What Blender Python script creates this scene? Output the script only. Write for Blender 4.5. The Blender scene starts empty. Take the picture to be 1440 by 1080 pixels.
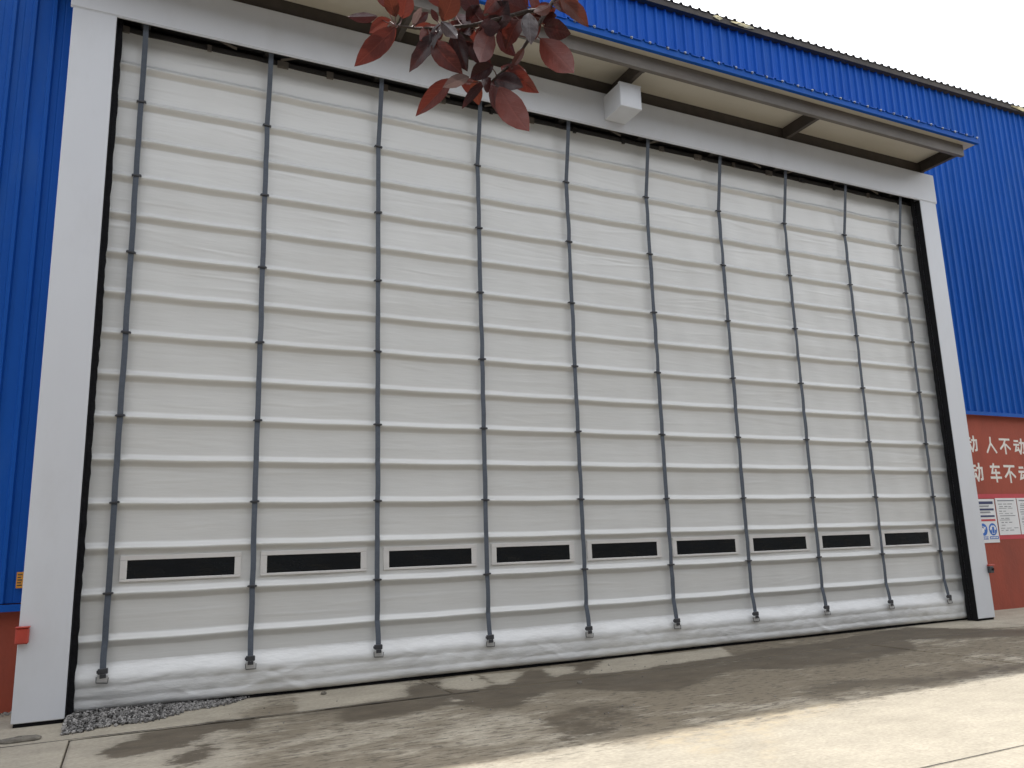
import bpy, math, random
import numpy as np
from mathutils import Vector, Matrix, Quaternion

random.seed(7)
rng = np.random.default_rng(11)
C = bpy.context.scene.collection
scene = bpy.context.scene

# ------------------------------------------------------------------ camera
CAM = Vector((1.636, -9.612, 1.624))
RC = ((0.9029176692931753, -0.428720187595524, -0.030637937695588785),
      (0.056182744037588675, 0.1883942883530304, -0.9804851306309352),
      (0.42612578160748127, 0.8835760255145078, 0.19419120831129094))
right, down, fwd = (Vector(r) for r in RC)
cd = bpy.data.cameras.new("camera")
cd.sensor_width = 36.0
cd.lens = 27.644
cd.clip_start = 0.05
cd.clip_end = 3000
cam = bpy.data.objects.new("camera", cd)
C.objects.link(cam)
mw = Matrix((right, -down, -fwd)).transposed().to_4x4()
mw.translation = CAM
cam.matrix_world = mw
scene.camera = cam

# ------------------------------------------------------------------ sky, sun, exposure
TO_SUN = Vector((0.22, 0.2855, 1.0)).normalized()
SUN_EL = math.asin(TO_SUN.z)
SUN_ROT = math.atan2(TO_SUN.x, TO_SUN.y)
world = bpy.data.worlds.new("World")
scene.world = world
world.use_nodes = True
wt = world.node_tree
wt.nodes.clear()
w_out = wt.nodes.new('ShaderNodeOutputWorld')
w_bg = wt.nodes.new('ShaderNodeBackground')
w_sky = wt.nodes.new('ShaderNodeTexSky')
w_sky.sky_type = 'NISHITA'
w_sky.sun_disc = False
w_sky.sun_elevation = SUN_EL
w_sky.sun_rotation = SUN_ROT
w_sky.air_density = 1.0
w_sky.dust_density = 4.0
w_sky.ozone_density = 1.0
w_tc = wt.nodes.new('ShaderNodeTexCoord')
w_map = wt.nodes.new('ShaderNodeMapping')
w_map.inputs['Scale'].default_value = (1.0, 1.6, 2.6)
w_noise = wt.nodes.new('ShaderNodeTexNoise')
w_noise.inputs['Scale'].default_value = 2.2
w_noise.inputs['Detail'].default_value = 6
w_noise.inputs['Roughness'].default_value = 0.55
w_ramp = wt.nodes.new('ShaderNodeMapRange')
w_ramp.inputs['From Min'].default_value = 0.40
w_ramp.inputs['From Max'].default_value = 0.68
w_ramp.inputs['To Min'].default_value = 0.40
w_ramp.inputs['To Max'].default_value = 1.0
w_mix = wt.nodes.new('ShaderNodeMixRGB')
w_bw = wt.nodes.new('ShaderNodeRGBToBW')
w_cl = wt.nodes.new('ShaderNodeMixRGB')                        # thin white cloud, as bright as the sky it veils and a bit more
w_cl.blend_type = 'ADD'
w_cl.inputs['Fac'].default_value = 1.0
w_cl.inputs['Color2'].default_value = (11.2, 11.4, 11.7, 1)
wt.links.new(w_sky.outputs['Color'], w_bw.inputs['Color'])
w_k = wt.nodes.new('ShaderNodeMath')
w_k.operation = 'MULTIPLY'
w_k.inputs[1].default_value = 2.0
wt.links.new(w_bw.outputs['Val'], w_k.inputs[0])
wt.links.new(w_k.outputs[0], w_cl.inputs['Color1'])
wt.links.new(w_cl.outputs['Color'], w_mix.inputs['Color2'])
wt.links.new(w_tc.outputs['Generated'], w_map.inputs['Vector'])
wt.links.new(w_map.outputs['Vector'], w_noise.inputs['Vector'])
wt.links.new(w_noise.outputs['Fac'], w_ramp.inputs['Value'])
wt.links.new(w_ramp.outputs['Result'], w_mix.inputs['Fac'])
wt.links.new(w_sky.outputs['Color'], w_mix.inputs['Color1'])
wt.links.new(w_mix.outputs['Color'], w_bg.inputs['Color'])
wt.links.new(w_bg.outputs['Background'], w_out.inputs['Surface'])
w_bg.inputs['Strength'].default_value = 0.10

sd = bpy.data.lights.new("sun", 'SUN')
sd.energy = 2.5
sd.angle = math.radians(0.6)
sd.color = (1.0, 0.965, 0.92)
sun = bpy.data.objects.new("sun", sd)
C.objects.link(sun)
sun.location = (10, 12, 40)
sun.rotation_euler = TO_SUN.to_track_quat('Z', 'Y').to_euler()

scene.view_settings.view_transform = 'Standard'
scene.view_settings.look = 'None'
scene.view_settings.exposure = 0.54
scene.view_settings.gamma = 1.0

# ------------------------------------------------------------------ helpers
PW = {}          # world origin of every object (no rotated parents are used)

def link(o, parent, origin):
    C.objects.link(o)
    if parent is not None:
        o.parent = parent
        o.location = Vector(origin) - PW[parent.name]
    else:
        o.location = origin
    PW[o.name] = Vector(origin)
    return o

def tag(o, label=None, cat=None, group=None, kind=None):
    if label: o['label'] = label
    if cat: o['category'] = cat
    if group: o['group'] = group
    if kind: o['kind'] = kind
    return o

def thing(name, loc, label, cat, group=None):
    o = bpy.data.objects.new(name, None)
    o.empty_display_size = 0.2
    link(o, None, Vector(loc))
    return tag(o, label, cat, group)

def mesh_of(name, verts, faces, mat, smooth=False):
    me = bpy.data.meshes.new(name)
    me.from_pydata([tuple(v) for v in verts], [], [tuple(f) for f in faces])
    if mat is not None:
        me.materials.append(mat)
    if smooth:
        me.polygons.foreach_set('use_smooth', [True] * len(me.polygons))
    me.update()
    return me

def mk(name, geo, mat, parent=None, origin=None, smooth=False):
    verts, faces = geo
    if origin is None:
        origin = PW[parent.name] if parent is not None else Vector((0, 0, 0))
    origin = Vector(origin)
    ox, oy, oz = origin
    me = mesh_of(name, [(v[0] - ox, v[1] - oy, v[2] - oz) for v in verts], faces, mat, smooth)
    o = bpy.data.objects.new(name, me)
    return link(o, parent, origin)

def inst(name, me, parent, origin, rot=None, scale=None):
    o = bpy.data.objects.new(name, me)
    link(o, parent, Vector(origin))
    if rot is not None: o.rotation_euler = rot
    if scale is not None: o.scale = scale
    return o

def join(*gs):
    V, F = [], []
    for v, f in gs:
        n = len(V)
        V += [tuple(a) for a in v]
        F += [tuple(i + n for i in q) for q in f]
    return V, F

def box(x0, x1, y0, y1, z0, z1, b=0.0):
    """axis box, optionally with bevelled vertical/horizontal edges"""
    if b <= 0:
        V = [(x0, y0, z0), (x1, y0, z0), (x1, y1, z0), (x0, y1, z0),
             (x0, y0, z1), (x1, y0, z1), (x1, y1, z1), (x0, y1, z1)]
        F = [(3, 2, 1, 0), (4, 5, 6, 7), (0, 1, 5, 4), (1, 2, 6, 5), (2, 3, 7, 6), (3, 0, 4, 7)]
        return V, F
    V = []
    for sx, X, Xi in ((0, x0, x0 + b), (1, x1, x1 - b)):
        for sy, Y, Yi in ((0, y0, y0 + b), (1, y1, y1 - b)):
            for sz, Z, Zi in ((0, z0, z0 + b), (1, z1, z1 - b)):
                V += [(X, Yi, Zi), (Xi, Y, Zi), (Xi, Yi, Z)]
    def id(sx, sy, sz, a): return ((sx * 2 + sy) * 2 + sz) * 3 + a
    F = []
    F += [(id(0, 0, 0, 0), id(0, 0, 1, 0), id(0, 1, 1, 0), id(0, 1, 0, 0)), (id(1, 0, 0, 0), id(1, 1, 0, 0), id(1, 1, 1, 0), id(1, 0, 1, 0)),
          (id(0, 0, 0, 1), id(1, 0, 0, 1), id(1, 0, 1, 1), id(0, 0, 1, 1)), (id(0, 1, 0, 1), id(0, 1, 1, 1), id(1, 1, 1, 1), id(1, 1, 0, 1)),
          (id(0, 0, 0, 2), id(0, 1, 0, 2), id(1, 1, 0, 2), id(1, 0, 0, 2)), (id(0, 0, 1, 2), id(1, 0, 1, 2), id(1, 1, 1, 2), id(0, 1, 1, 2))]
    for s in (0, 1):
        for t in (0, 1):
            F += [(id(s, t, 0, 0), id(s, t, 0, 1), id(s, t, 1, 1), id(s, t, 1, 0)),
                  (id(s, 0, t, 0), id(s, 0, t, 2), id(s, 1, t, 2), id(s, 1, t, 0)),
                  (id(0, s, t, 1), id(0, s, t, 2), id(1, s, t, 2), id(1, s, t, 1))]
            for u in (0, 1):
                F += [(id(s, t, u, 0), id(s, t, u, 1), id(s, t, u, 2))]
    return V, F

def tube(pts, rad, n=8, cap=True):
    V, F = [], []
    pts = [Vector(p) for p in pts]
    rads = rad if isinstance(rad, (list, tuple)) else [rad] * len(pts)
    for i, p in enumerate(pts):
        d = (pts[min(i + 1, len(pts) - 1)] - pts[max(i - 1, 0)]).normalized()
        a = d.orthogonal().normalized() if i == 0 else (a - d * a.dot(d)).normalized()
        b = d.cross(a)
        for k in range(n):
            t = 2 * math.pi * k / n
            V.append(p + (a * math.cos(t) + b * math.sin(t)) * rads[i])
    for i in range(len(pts) - 1):
        for k in range(n):
            F.append((i * n + k, i * n + (k + 1) % n, (i + 1) * n + (k + 1) % n, (i + 1) * n + k))
    if cap:
        F.append(tuple(range(n))[::-1])
        F.append(tuple((len(pts) - 1) * n + k for k in range(n)))
    return V, F

def grid(P):
    """P: array (rows, cols, 3) -> geometry"""
    r, c, _ = P.shape
    V = P.reshape(-1, 3).tolist()
    F = [(i * c + j, i * c + j + 1, (i + 1) * c + j + 1, (i + 1) * c + j) for i in range(r - 1) for j in range(c - 1)]
    return V, F

def px(u, v, dist):
    """point seen in the photograph's direction (u, v) at a real distance in metres"""
    d = (right * ((u - 720) / 1105.75) + down * ((v - 540) / 1105.75) + fwd)
    return CAM + d * dist

def px_ground(u, v):
    d = px(u, v, 1) - CAM
    return CAM + d * (-CAM.z / d.z)

# ------------------------------------------------------------------ materials
def nodes_of(name):
    m = bpy.data.materials.new(name)
    m.use_nodes = True
    nt = m.node_tree
    b = nt.nodes['Principled BSDF']
    return m, nt, b

def N(nt, t, **kw):
    n = nt.nodes.new(t)
    for k, v in kw.items():
        if k in n.inputs: n.inputs[k].default_value = v
        else: setattr(n, k, v)
    return n

def paint(name, col, rough=0.5, var=0.06, scale=3.0, stretch=(1, 1, 1), bump=0.0, bscale=40, metallic=0.0,
          dirt=None, dirt_amt=0.0, dirt_scale=1.2, spec=0.5, coat=0.0):
    m, nt, b = nodes_of(name)
    tc = N(nt, 'ShaderNodeTexCoord')
    geo = N(nt, 'ShaderNodeNewGeometry')
    mp = N(nt, 'ShaderNodeMapping')
    mp.inputs['Scale'].default_value = stretch
    nt.links.new(geo.outputs['Position'], mp.inputs['Vector'])
    no = N(nt, 'ShaderNodeTexNoise', Scale=scale, Detail=6.0, Roughness=0.6)
    nt.links.new(mp.outputs['Vector'], no.inputs['Vector'])
    mr = N(nt, 'ShaderNodeMapRange')
    mr.inputs['From Min'].default_value = 0.3
    mr.inputs['From Max'].default_value = 0.7
    mr.inputs['To Min'].default_value = 1 - var
    mr.inputs['To Max'].default_value = 1 + var
    nt.links.new(no.outputs['Fac'], mr.inputs['Value'])
    mx = N(nt, 'ShaderNodeMixRGB', blend_type='MULTIPLY')
    mx.inputs['Fac'].default_value = 1.0
    mx.inputs['Color1'].default_value = (*col, 1)
    nt.links.new(mr.outputs['Result'], mx.inputs['Color2'])
    last = mx.outputs['Color']
    if dirt is not None:
        n2 = N(nt, 'ShaderNodeTexNoise', Scale=dirt_scale, Detail=8.0, Roughness=0.65)
        nt.links.new(mp.outputs['Vector'], n2.inputs['Vector'])
        r2 = N(nt, 'ShaderNodeMapRange')
        r2.inputs['From Min'].default_value = 0.5
        r2.inputs['From Max'].default_value = 0.75
        r2.inputs['To Max'].default_value = dirt_amt
        nt.links.new(n2.outputs['Fac'], r2.inputs['Value'])
        m2 = N(nt, 'ShaderNodeMixRGB')
        m2.inputs['Color2'].default_value = (*dirt, 1)
        nt.links.new(last, m2.inputs['Color1'])
        nt.links.new(r2.outputs['Result'], m2.inputs['Fac'])
        last = m2.outputs['Color']
    nt.links.new(last, b.inputs['Base Color'])
    b.inputs['Roughness'].default_value = rough
    b.inputs['Metallic'].default_value = metallic
    b.inputs['Specular IOR Level'].default_value = spec
    if coat > 0:
        b.inputs['Coat Weight'].default_value = coat
        b.inputs['Coat Roughness'].default_value = 0.28
    if bump > 0:
        n3 = N(nt, 'ShaderNodeTexNoise', Scale=bscale, Detail=4.0)
        nt.links.new(mp.outputs['Vector'], n3.inputs['Vector'])
        bp = N(nt, 'ShaderNodeBump', Strength=bump, Distance=0.02)
        nt.links.new(n3.outputs['Fac'], bp.inputs['Height'])
        nt.links.new(bp.outputs['Normal'], b.inputs['Normal'])
    return m

M = {}
M['fabric'] = paint('door_fabric', (0.655, 0.66, 0.65), 0.40, 0.035, 1.6, (0.3, 1, 2.4), 0.20, 8, dirt=(0.47, 0.45, 0.41), dirt_amt=0.28, dirt_scale=1.3, coat=0.7)
M['hem'] = paint('hem_fabric', (0.69, 0.695, 0.69), 0.38, 0.05, 3, (0.8, 1, 2.5), 0.40, 9, dirt=(0.34, 0.32, 0.29), dirt_amt=0.32, dirt_scale=1.2, coat=0.6)
M['frame'] = paint('frame_steel_white', (0.62, 0.64, 0.68), 0.45, 0.03, 1.2, (1, 1, 0.4), dirt=(0.42, 0.41, 0.39), dirt_amt=0.18, dirt_scale=2.0)
M['strap'] = paint('strap_webbing', (0.088, 0.104, 0.132), 0.75, 0.12, 25, bump=0.3, bscale=160)
M['clip'] = paint('clip_steel', (0.06, 0.062, 0.07), 0.45, 0.1, 20, metallic=0.4)
M['zinc'] = paint('bracket_zinc', (0.62, 0.62, 0.62), 0.4, 0.1, 20, metallic=0.3)
M['black'] = paint('seal_rubber', (0.009, 0.009, 0.011), 0.85, 0.3, 14, bump=0.6, bscale=30, spec=0.2)
M['pane'] = paint('window_pvc_dark', (0.008, 0.009, 0.010), 0.14, 0.2, 2, (1, 1, 3), bump=0.12, bscale=6, spec=0.35)
M['winframe'] = paint('window_frame_pvc', (0.66, 0.645, 0.63), 0.4, 0.04, 5)
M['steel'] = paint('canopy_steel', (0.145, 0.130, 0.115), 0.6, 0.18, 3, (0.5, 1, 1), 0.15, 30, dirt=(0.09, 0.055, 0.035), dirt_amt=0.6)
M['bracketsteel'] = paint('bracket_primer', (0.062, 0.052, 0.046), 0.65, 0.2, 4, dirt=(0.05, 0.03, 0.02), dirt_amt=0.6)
M['darksteel'] = paint('dark_steel', (0.035, 0.034, 0.034), 0.6, 0.25, 6)
M['soffit'] = paint('soffit_cream', (0.56, 0.53, 0.46), 0.55, 0.04, 1.0, (0.3, 1, 1), dirt=(0.36, 0.32, 0.25), dirt_amt=0.4, dirt_scale=0.8)
M['blue'] = paint('blue_sheet', (0.009, 0.088, 0.40), 0.55, 0.10, 1.2, (1.2, 1, 0.25), 0.05, 60, dirt=(0.05, 0.14, 0.36), dirt_amt=0.3, dirt_scale=2.5, spec=0.12)
M['roof'] = paint('roof_sheet', (0.055, 0.045, 0.038), 0.75, 0.3, 4, bump=0.4, bscale=25)
M['foam'] = paint('insulation_foam', (0.66, 0.58, 0.34), 0.9, 0.2, 20, bump=0.8, bscale=30)
M['red'] = paint('red_wall', (0.335, 0.064, 0.034), 0.75, 0.10, 1.5, (1, 1, 0.5), 0.25, 25, dirt=(0.17, 0.045, 0.03), dirt_amt=0.5)
M['text'] = paint('white_lettering', (0.74, 0.72, 0.67), 0.6, 0.10, 18)
M['poster'] = paint('poster_white', (0.74, 0.75, 0.76), 0.5, 0.04, 5)
M['ink'] = paint('ink_grey', (0.20, 0.21, 0.23), 0.6, 0.1, 5)
M['navy'] = paint('ink_navy', (0.02, 0.03, 0.11), 0.5, 0.1, 5)
M['signblue'] = paint('sign_blue', (0.015, 0.13, 0.50), 0.5, 0.05, 5)
M['signred'] = paint('sign_red', (0.50, 0.035, 0.05), 0.5, 0.08, 5)
M['device_red'] = paint('device_red', (0.42, 0.05, 0.032), 0.4, 0.08, 8)
M['orange'] = paint('label_orange', (0.62, 0.27, 0.03), 0.5, 0.1, 20)
M['stone'] = paint('stone_dirty', (0.16, 0.145, 0.12), 0.9, 0.35, 14, bump=0.7, bscale=25)
M['bark'] = paint('twig_bark', (0.075, 0.055, 0.045), 0.8, 0.3, 30, bump=0.5, bscale=60)
M['stalk'] = paint('leaf_stalk', (0.13, 0.05, 0.04), 0.6, 0.2, 30)
M['added_hall_grey'] = paint('added_hall_sheet', (0.13, 0.14, 0.15), 0.6, 0.1, 1.0, spec=0.2)  # dark grey for the added hall that blocks the low sky
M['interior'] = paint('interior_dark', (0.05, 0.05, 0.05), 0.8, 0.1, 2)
M['screw'] = paint('screw_zinc', (0.25, 0.27, 0.31), 0.35, 0.2, 20, metallic=0.8)

def gravel_mat():
    m, nt, b = nodes_of('gravel')
    at = N(nt, 'ShaderNodeAttribute', attribute_name='tone')
    mr = N(nt, 'ShaderNodeMapRange')
    mr.inputs['To Min'].default_value = 0.09
    mr.inputs['To Max'].default_value = 0.36
    nt.links.new(at.outputs['Fac'], mr.inputs['Value'])
    mx = N(nt, 'ShaderNodeMixRGB', blend_type='MULTIPLY')
    mx.inputs['Fac'].default_value = 1
    mx.inputs['Color1'].default_value = (1.0, 0.96, 0.92, 1)
    nt.links.new(mr.outputs['Result'], mx.inputs['Color2'])
    nt.links.new(mx.outputs['Color'], b.inputs['Base Color'])
    b.inputs['Roughness'].default_value = 0.85
    return m
M['gravel'] = gravel_mat()

def leaf_mat(name, top, under, rough=0.45):
    m, nt, b = nodes_of(name)
    geo = N(nt, 'ShaderNodeNewGeometry')
    tc = N(nt, 'ShaderNodeTexCoord')
    no = N(nt, 'ShaderNodeTexNoise', Scale=70.0, Detail=4.0)
    nt.links.new(tc.outputs['Object'], no.inputs['Vector'])
    oi = N(nt, 'ShaderNodeObjectInfo')
    mx = N(nt, 'ShaderNodeMixRGB')
    mx.inputs['Color1'].default_value = (*top, 1)
    mx.inputs['Color2'].default_value = (*under, 1)
    nt.links.new(geo.outputs['Backfacing'], mx.inputs['Fac'])
    ad = N(nt, 'ShaderNodeMath', operation='MULTIPLY_ADD')
    nt.links.new(no.outputs['Fac'], ad.inputs[0])
    ad.inputs[1].default_value = 0.9
    nt.links.new(oi.outputs['Random'], ad.inputs[2])
    mr = N(nt, 'ShaderNodeMapRange')
    mr.inputs['From Min'].default_value = 0.3
    mr.inputs['From Max'].default_value = 1.6
    mr.inputs['To Min'].default_value = 0.6
    mr.inputs['To Max'].default_value = 1.45
    nt.links.new(ad.outputs[0], mr.inputs['Value'])
    lt = N(nt, 'ShaderNodeAttribute', attribute_name='lt').outputs['Fac']
    lw = N(nt, 'ShaderNodeAttribute', attribute_name='lw').outputs['Fac']
    def mth(op, a, b_):
        n = N(nt, 'ShaderNodeMath', operation=op)
        for i, q in enumerate((a, b_)):
            if isinstance(q, (int, float)): n.inputs[i].default_value = q
            else: nt.links.new(q, n.inputs[i])
        return n.outputs[0]
    fr = mth('FRACT', mth('SUBTRACT', mth('MULTIPLY', lt, 8.0), mth('MULTIPLY', lw, 2.2)), 0)
    side = mth('LESS_THAN', fr, 0.13)
    mid = mth('LESS_THAN', lw, 0.05)
    vein = mth('MULTIPLY', mth('MAXIMUM', mth('MULTIPLY', side, 0.35), mid), mth('GREATER_THAN', lt, 0.001))
    mu = N(nt, 'ShaderNodeMixRGB', blend_type='MULTIPLY')
    mu.inputs['Fac'].default_value = 1
    nt.links.new(mx.outputs['Color'], mu.inputs['Color1'])
    nt.links.new(mr.outputs['Result'], mu.inputs['Color2'])
    vm = N(nt, 'ShaderNodeMixRGB')
    nt.links.new(mth('MULTIPLY', vein, 0.45), vm.inputs['Fac'])
    nt.links.new(mu.outputs['Color'], vm.inputs['Color1'])
    vm.inputs['Color2'].default_value = (min(1, under[0] * 1.9), under[1] * 2.0, under[2] * 1.9, 1)
    nt.links.new(vm.outputs['Color'], b.inputs['Base Color'])
    b.inputs['Roughness'].default_value = rough
    bp = N(nt, 'ShaderNodeBump', Strength=0.5, Distance=0.002)
    nt.links.new(mth('SUBTRACT', no.outputs['Fac'], vein), bp.inputs['Height'])
    nt.links.new(bp.outputs['Normal'], b.inputs['Normal'])
    tr = N(nt, 'ShaderNodeBsdfTranslucent')
    tr.inputs['Color'].default_value = (under[0] * 1.6, under[1] * 1.1, under[2] * 0.9, 1)
    ms = N(nt, 'ShaderNodeMixShader')
    ms.inputs['Fac'].default_value = 0.2
    out = nt.nodes['Material Output']
    nt.links.new(b.outputs['BSDF'], ms.inputs[1])
    nt.links.new(tr.outputs['BSDF'], ms.inputs[2])
    nt.links.new(ms.outputs['Shader'], out.inputs['Surface'])
    return m
M['leaf_red'] = leaf_mat('leaf_red', (0.080, 0.020, 0.017), (0.145, 0.040, 0.031))
M['leaf_dark'] = leaf_mat('leaf_dark', (0.026, 0.010, 0.011), (0.060, 0.020, 0.020), 0.32)
M['leaf_rust'] = leaf_mat('leaf_rust', (0.085, 0.030, 0.020), (0.14, 0.046, 0.030))
M['leaf_grey'] = leaf_mat('leaf_grey', (0.13, 0.12, 0.13), (0.15, 0.13, 0.14), 0.25)

def concrete_mat():
    m, nt, b = nodes_of('concrete')
    geo = N(nt, 'ShaderNodeNewGeometry')
    pos = geo.outputs['Position']
    def noise(scale, stretch=(1, 1, 1), detail=8.0, rough=0.6, off=0.0):
        mp = N(nt, 'ShaderNodeMapping')
        mp.inputs['Scale'].default_value = stretch
        mp.inputs['Location'].default_value = (off, off * 0.7, 0)
        nt.links.new(pos, mp.inputs['Vector'])
        n = N(nt, 'ShaderNodeTexNoise', Scale=scale, Detail=detail, Roughness=rough)
        nt.links.new(mp.outputs['Vector'], n.inputs['Vector'])
        return n.outputs['Fac']
    def rng_(src, a, b_, c, d, smooth=False):
        r = N(nt, 'ShaderNodeMapRange')
        if smooth: r.interpolation_type = 'SMOOTHSTEP'
        r.inputs['From Min'].default_value = a
        r.inputs['From Max'].default_value = b_
        r.inputs['To Min'].default_value = c
        r.inputs['To Max'].default_value = d
        nt.links.new(src, r.inputs['Value'])
        return r.outputs['Result']
    def math_(op, a, b_):
        n = N(nt, 'ShaderNodeMath', operation=op)
        for i, s in enumerate((a, b_)):
            if isinstance(s, (int, float)): n.inputs[i].default_value = s
            else: nt.links.new(s, n.inputs[i])
        return n.outputs[0]
    def mix_(f, a, b_, mode='MIX'):
        n = N(nt, 'ShaderNodeMixRGB', blend_type=mode)
        for k, s in (('Fac', f), ('Color1', a), ('Color2', b_)):
            if isinstance(s, (int, float)): n.inputs[k].default_value = s
            elif isinstance(s, tuple): n.inputs[k].default_value = (*s, 1)
            else: nt.links.new(s, n.inputs[k])
        return n.outputs['Color']
    big = noise(0.45)
    mid = noise(3.2, (0.6, 1, 1), 10, 0.65)
    fine = noise(38, (0.7, 1, 1), 6, 0.6)
    streak = noise(3.6, (0.42, 1.15, 1), 13, 0.70, 3.1)
    blotch = noise(0.8, (0.7, 1, 1), 5, 0.55, 6.3)
    base = mix_(rng_(big, 0.3, 0.7, 0, 1), (0.385, 0.348, 0.278), (0.335, 0.300, 0.236))
    base = mix_(1.0, base, rng_(mid, 0.25, 0.75, 0.80, 1.18), 'MULTIPLY')
    base = mix_(1.0, base, rng_(fine, 0.25, 0.75, 0.80, 1.19), 'MULTIPLY')
    # worn, scuffed surface, its colour also deepening the shaded ground
    wear_shade = N(nt, 'ShaderNodeAttribute', attribute_name='wear_shade').outputs['Fac']
    wsum = math_('ADD', wear_shade, math_('ADD', math_('MULTIPLY', math_('SUBTRACT', streak, 0.5), 2.6), math_('MULTIPLY', math_('SUBTRACT', blotch, 0.5), 1.6)))
    wmask = math_('MULTIPLY', rng_(wsum, 0.45, 1.05, 0.0, 1, True), wear_shade)
    base = mix_(math_('MULTIPLY', wmask, 0.85), base, (0.145, 0.118, 0.080))
    sp = math_('MULTIPLY', rng_(noise(17, (0.35, 1.2, 1), 5, 0.7, 8.0), 0.53, 0.60, 0, 1), wear_shade)
    base = mix_(math_('MULTIPLY', sp, 0.75), base, (0.065, 0.054, 0.042))
    # damp patches
    wet = N(nt, 'ShaderNodeAttribute', attribute_name='wet').outputs['Fac']
    edge = math_('ADD', math_('MULTIPLY', math_('SUBTRACT', noise(4.5, (0.55, 1, 1), 14, 0.74, 5), 0.5), 3.2), math_('MULTIPLY', math_('SUBTRACT', noise(16, (0.4, 1.2, 1), 8, 0.7, 9), 0.5), 1.4))
    wetm = rng_(math_('ADD', wet, edge), 0.36, 0.64, 0, 1, True)
    wetm = math_('MULTIPLY', wetm, rng_(wet, 0.05, 0.3, 0, 1))
    wetc = mix_(rng_(mid, 0.3, 0.7, 0, 1), (0.078, 0.060, 0.039), (0.130, 0.104, 0.070))
    wetc = mix_(1.0, wetc, rng_(streak, 0.3, 0.7, 0.72, 1.35), 'MULTIPLY')
    base = mix_(math_('MULTIPLY', wetm, 0.92), base, wetc)
    base = mix_(1.0, base, rng_(wet, 0.0, 0.5, 1.0, 0.80), 'MULTIPLY')
    # loose sand
    sand = N(nt, 'ShaderNodeAttribute', attribute_name='sand').outputs['Fac']
    sm = math_('MULTIPLY', sand, rng_(noise(9, (0.6, 1, 1), 8, 0.7, 2), 0.42, 0.62, 0, 1))
    base = mix_(math_('MULTIPLY', sm, 0.8), base, (0.42, 0.35, 0.24))
    nt.links.new(base, b.inputs['Base Color'])
    nt.links.new(rng_(wetm, 0, 1, 0.85, 0.62), b.inputs['Roughness'])
    h = math_('ADD', math_('MULTIPLY', fine, 0.5), math_('MULTIPLY', mid, 1.0))
    h = math_('ADD', h, math_('MULTIPLY', wmask, -0.6))
    bp = N(nt, 'ShaderNodeBump', Strength=0.35, Distance=0.012)
    nt.links.new(h, bp.inputs['Height'])
    nt.links.new(bp.outputs['Normal'], b.inputs['Normal'])
    b.inputs['Specular IOR Level'].default_value = 0.35
    return m
M['concrete'] = concrete_mat()
M['soil'] = paint('soil', (0.075, 0.062, 0.048), 0.95, 0.3, 9, bump=0.5, bscale=40, dirt=(0.045, 0.06, 0.025), dirt_amt=0.8, dirt_scale=0.8)

# ------------------------------------------------------------------ ground and slabs
WALL_Y = 0.65
ground = mk('ground', ([(-900, -900, -0.035), (900, -900, -0.035), (900, 900, -0.035), (-900, 900, -0.035)], [(0, 1, 2, 3)]), M['soil'])
tag(ground, kind='structure')

def in_poly(P, poly):
    x, y = P[..., 0], P[..., 1]
    r = np.zeros(x.shape, bool)
    n = len(poly)
    for i in range(n):
        x0, y0 = poly[i]; x1, y1 = poly[(i + 1) % n]
        if y0 == y1: continue
        c = ((y0 > y) != (y1 > y)) & (x < (x1 - x0) * (y - y0) / (y1 - y0) + x0)
        r ^= c
    return r

def gp(pts, off=(0, 0), s=1.0):
    out = []
    for u, v in pts:
        p = px_ground(off[0] + u / s, off[1] + v / s)
        out.append((p.x, p.y))
    return out

WET = [
    (gp([(550, 395), (620, 350), (720, 320), (780, 290), (850, 265), (1000, 250), (1150, 225), (1300, 205), (1440, 195),
         (1440, 255), (1200, 262), (1140, 290), (1130, 315), (1050, 340), (950, 370), (800, 405), (680, 420), (600, 415)], (0, 960), 4), 1.0),
    (gp([(1130, 320), (1230, 330), (1220, 390), (1150, 450), (1050, 475), (900, 462), (980, 405), (1100, 355)], (0, 960), 4), 0.75),
    (gp([(0, 830), (110, 800), (250, 772), (300, 730), (430, 705), (600, 690), (800, 670), (1000, 640), (1110, 625), (1300, 655),
         (1440, 640), (1440, 740), (1200, 757), (1000, 742), (850, 762), (780, 800), (650, 842), (580, 820), (420, 812), (300, 850),
         (130, 872), (0, 890)], (480, 720), 3), 1.0),
    (gp([(-20, 275), (240, 255), (420, 235), (445, 245), (200, 268), (0, 285)], (420, 880), 3), 0.9),
    (gp([(0, 160), (120, 140), (300, 110), (480, 85), (700, 60), (900, 20), (1000, 5), (1440, 15), (2000, -60), (2000, -35), (1440, 38), (1000, 55), (1050, 85),
         (780, 140), (560, 160), (360, 160), (250, 200), (130, 240), (0, 247)], (900, 880), 2.667), 0.85),
    (gp([(600, 240), (700, 205), (1000, 195), (1300, 150), (1440, 138), (2000, 50), (2000, 78), (1440, 165), (1060, 225), (800, 235), (640, 280)], (900, 880), 2.667), 0.62),
    (gp([(0, 285), (280, 262), (340, 300), (200, 345), (60, 380), (0, 378)], (420, 880), 3), 0.55),
    (gp([(1010, 395), (1150, 330), (1330, 320), (1440, 350), (1440, 400), (1260, 470), (1100, 490)], (420, 880), 3), 0.55),
]
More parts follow.
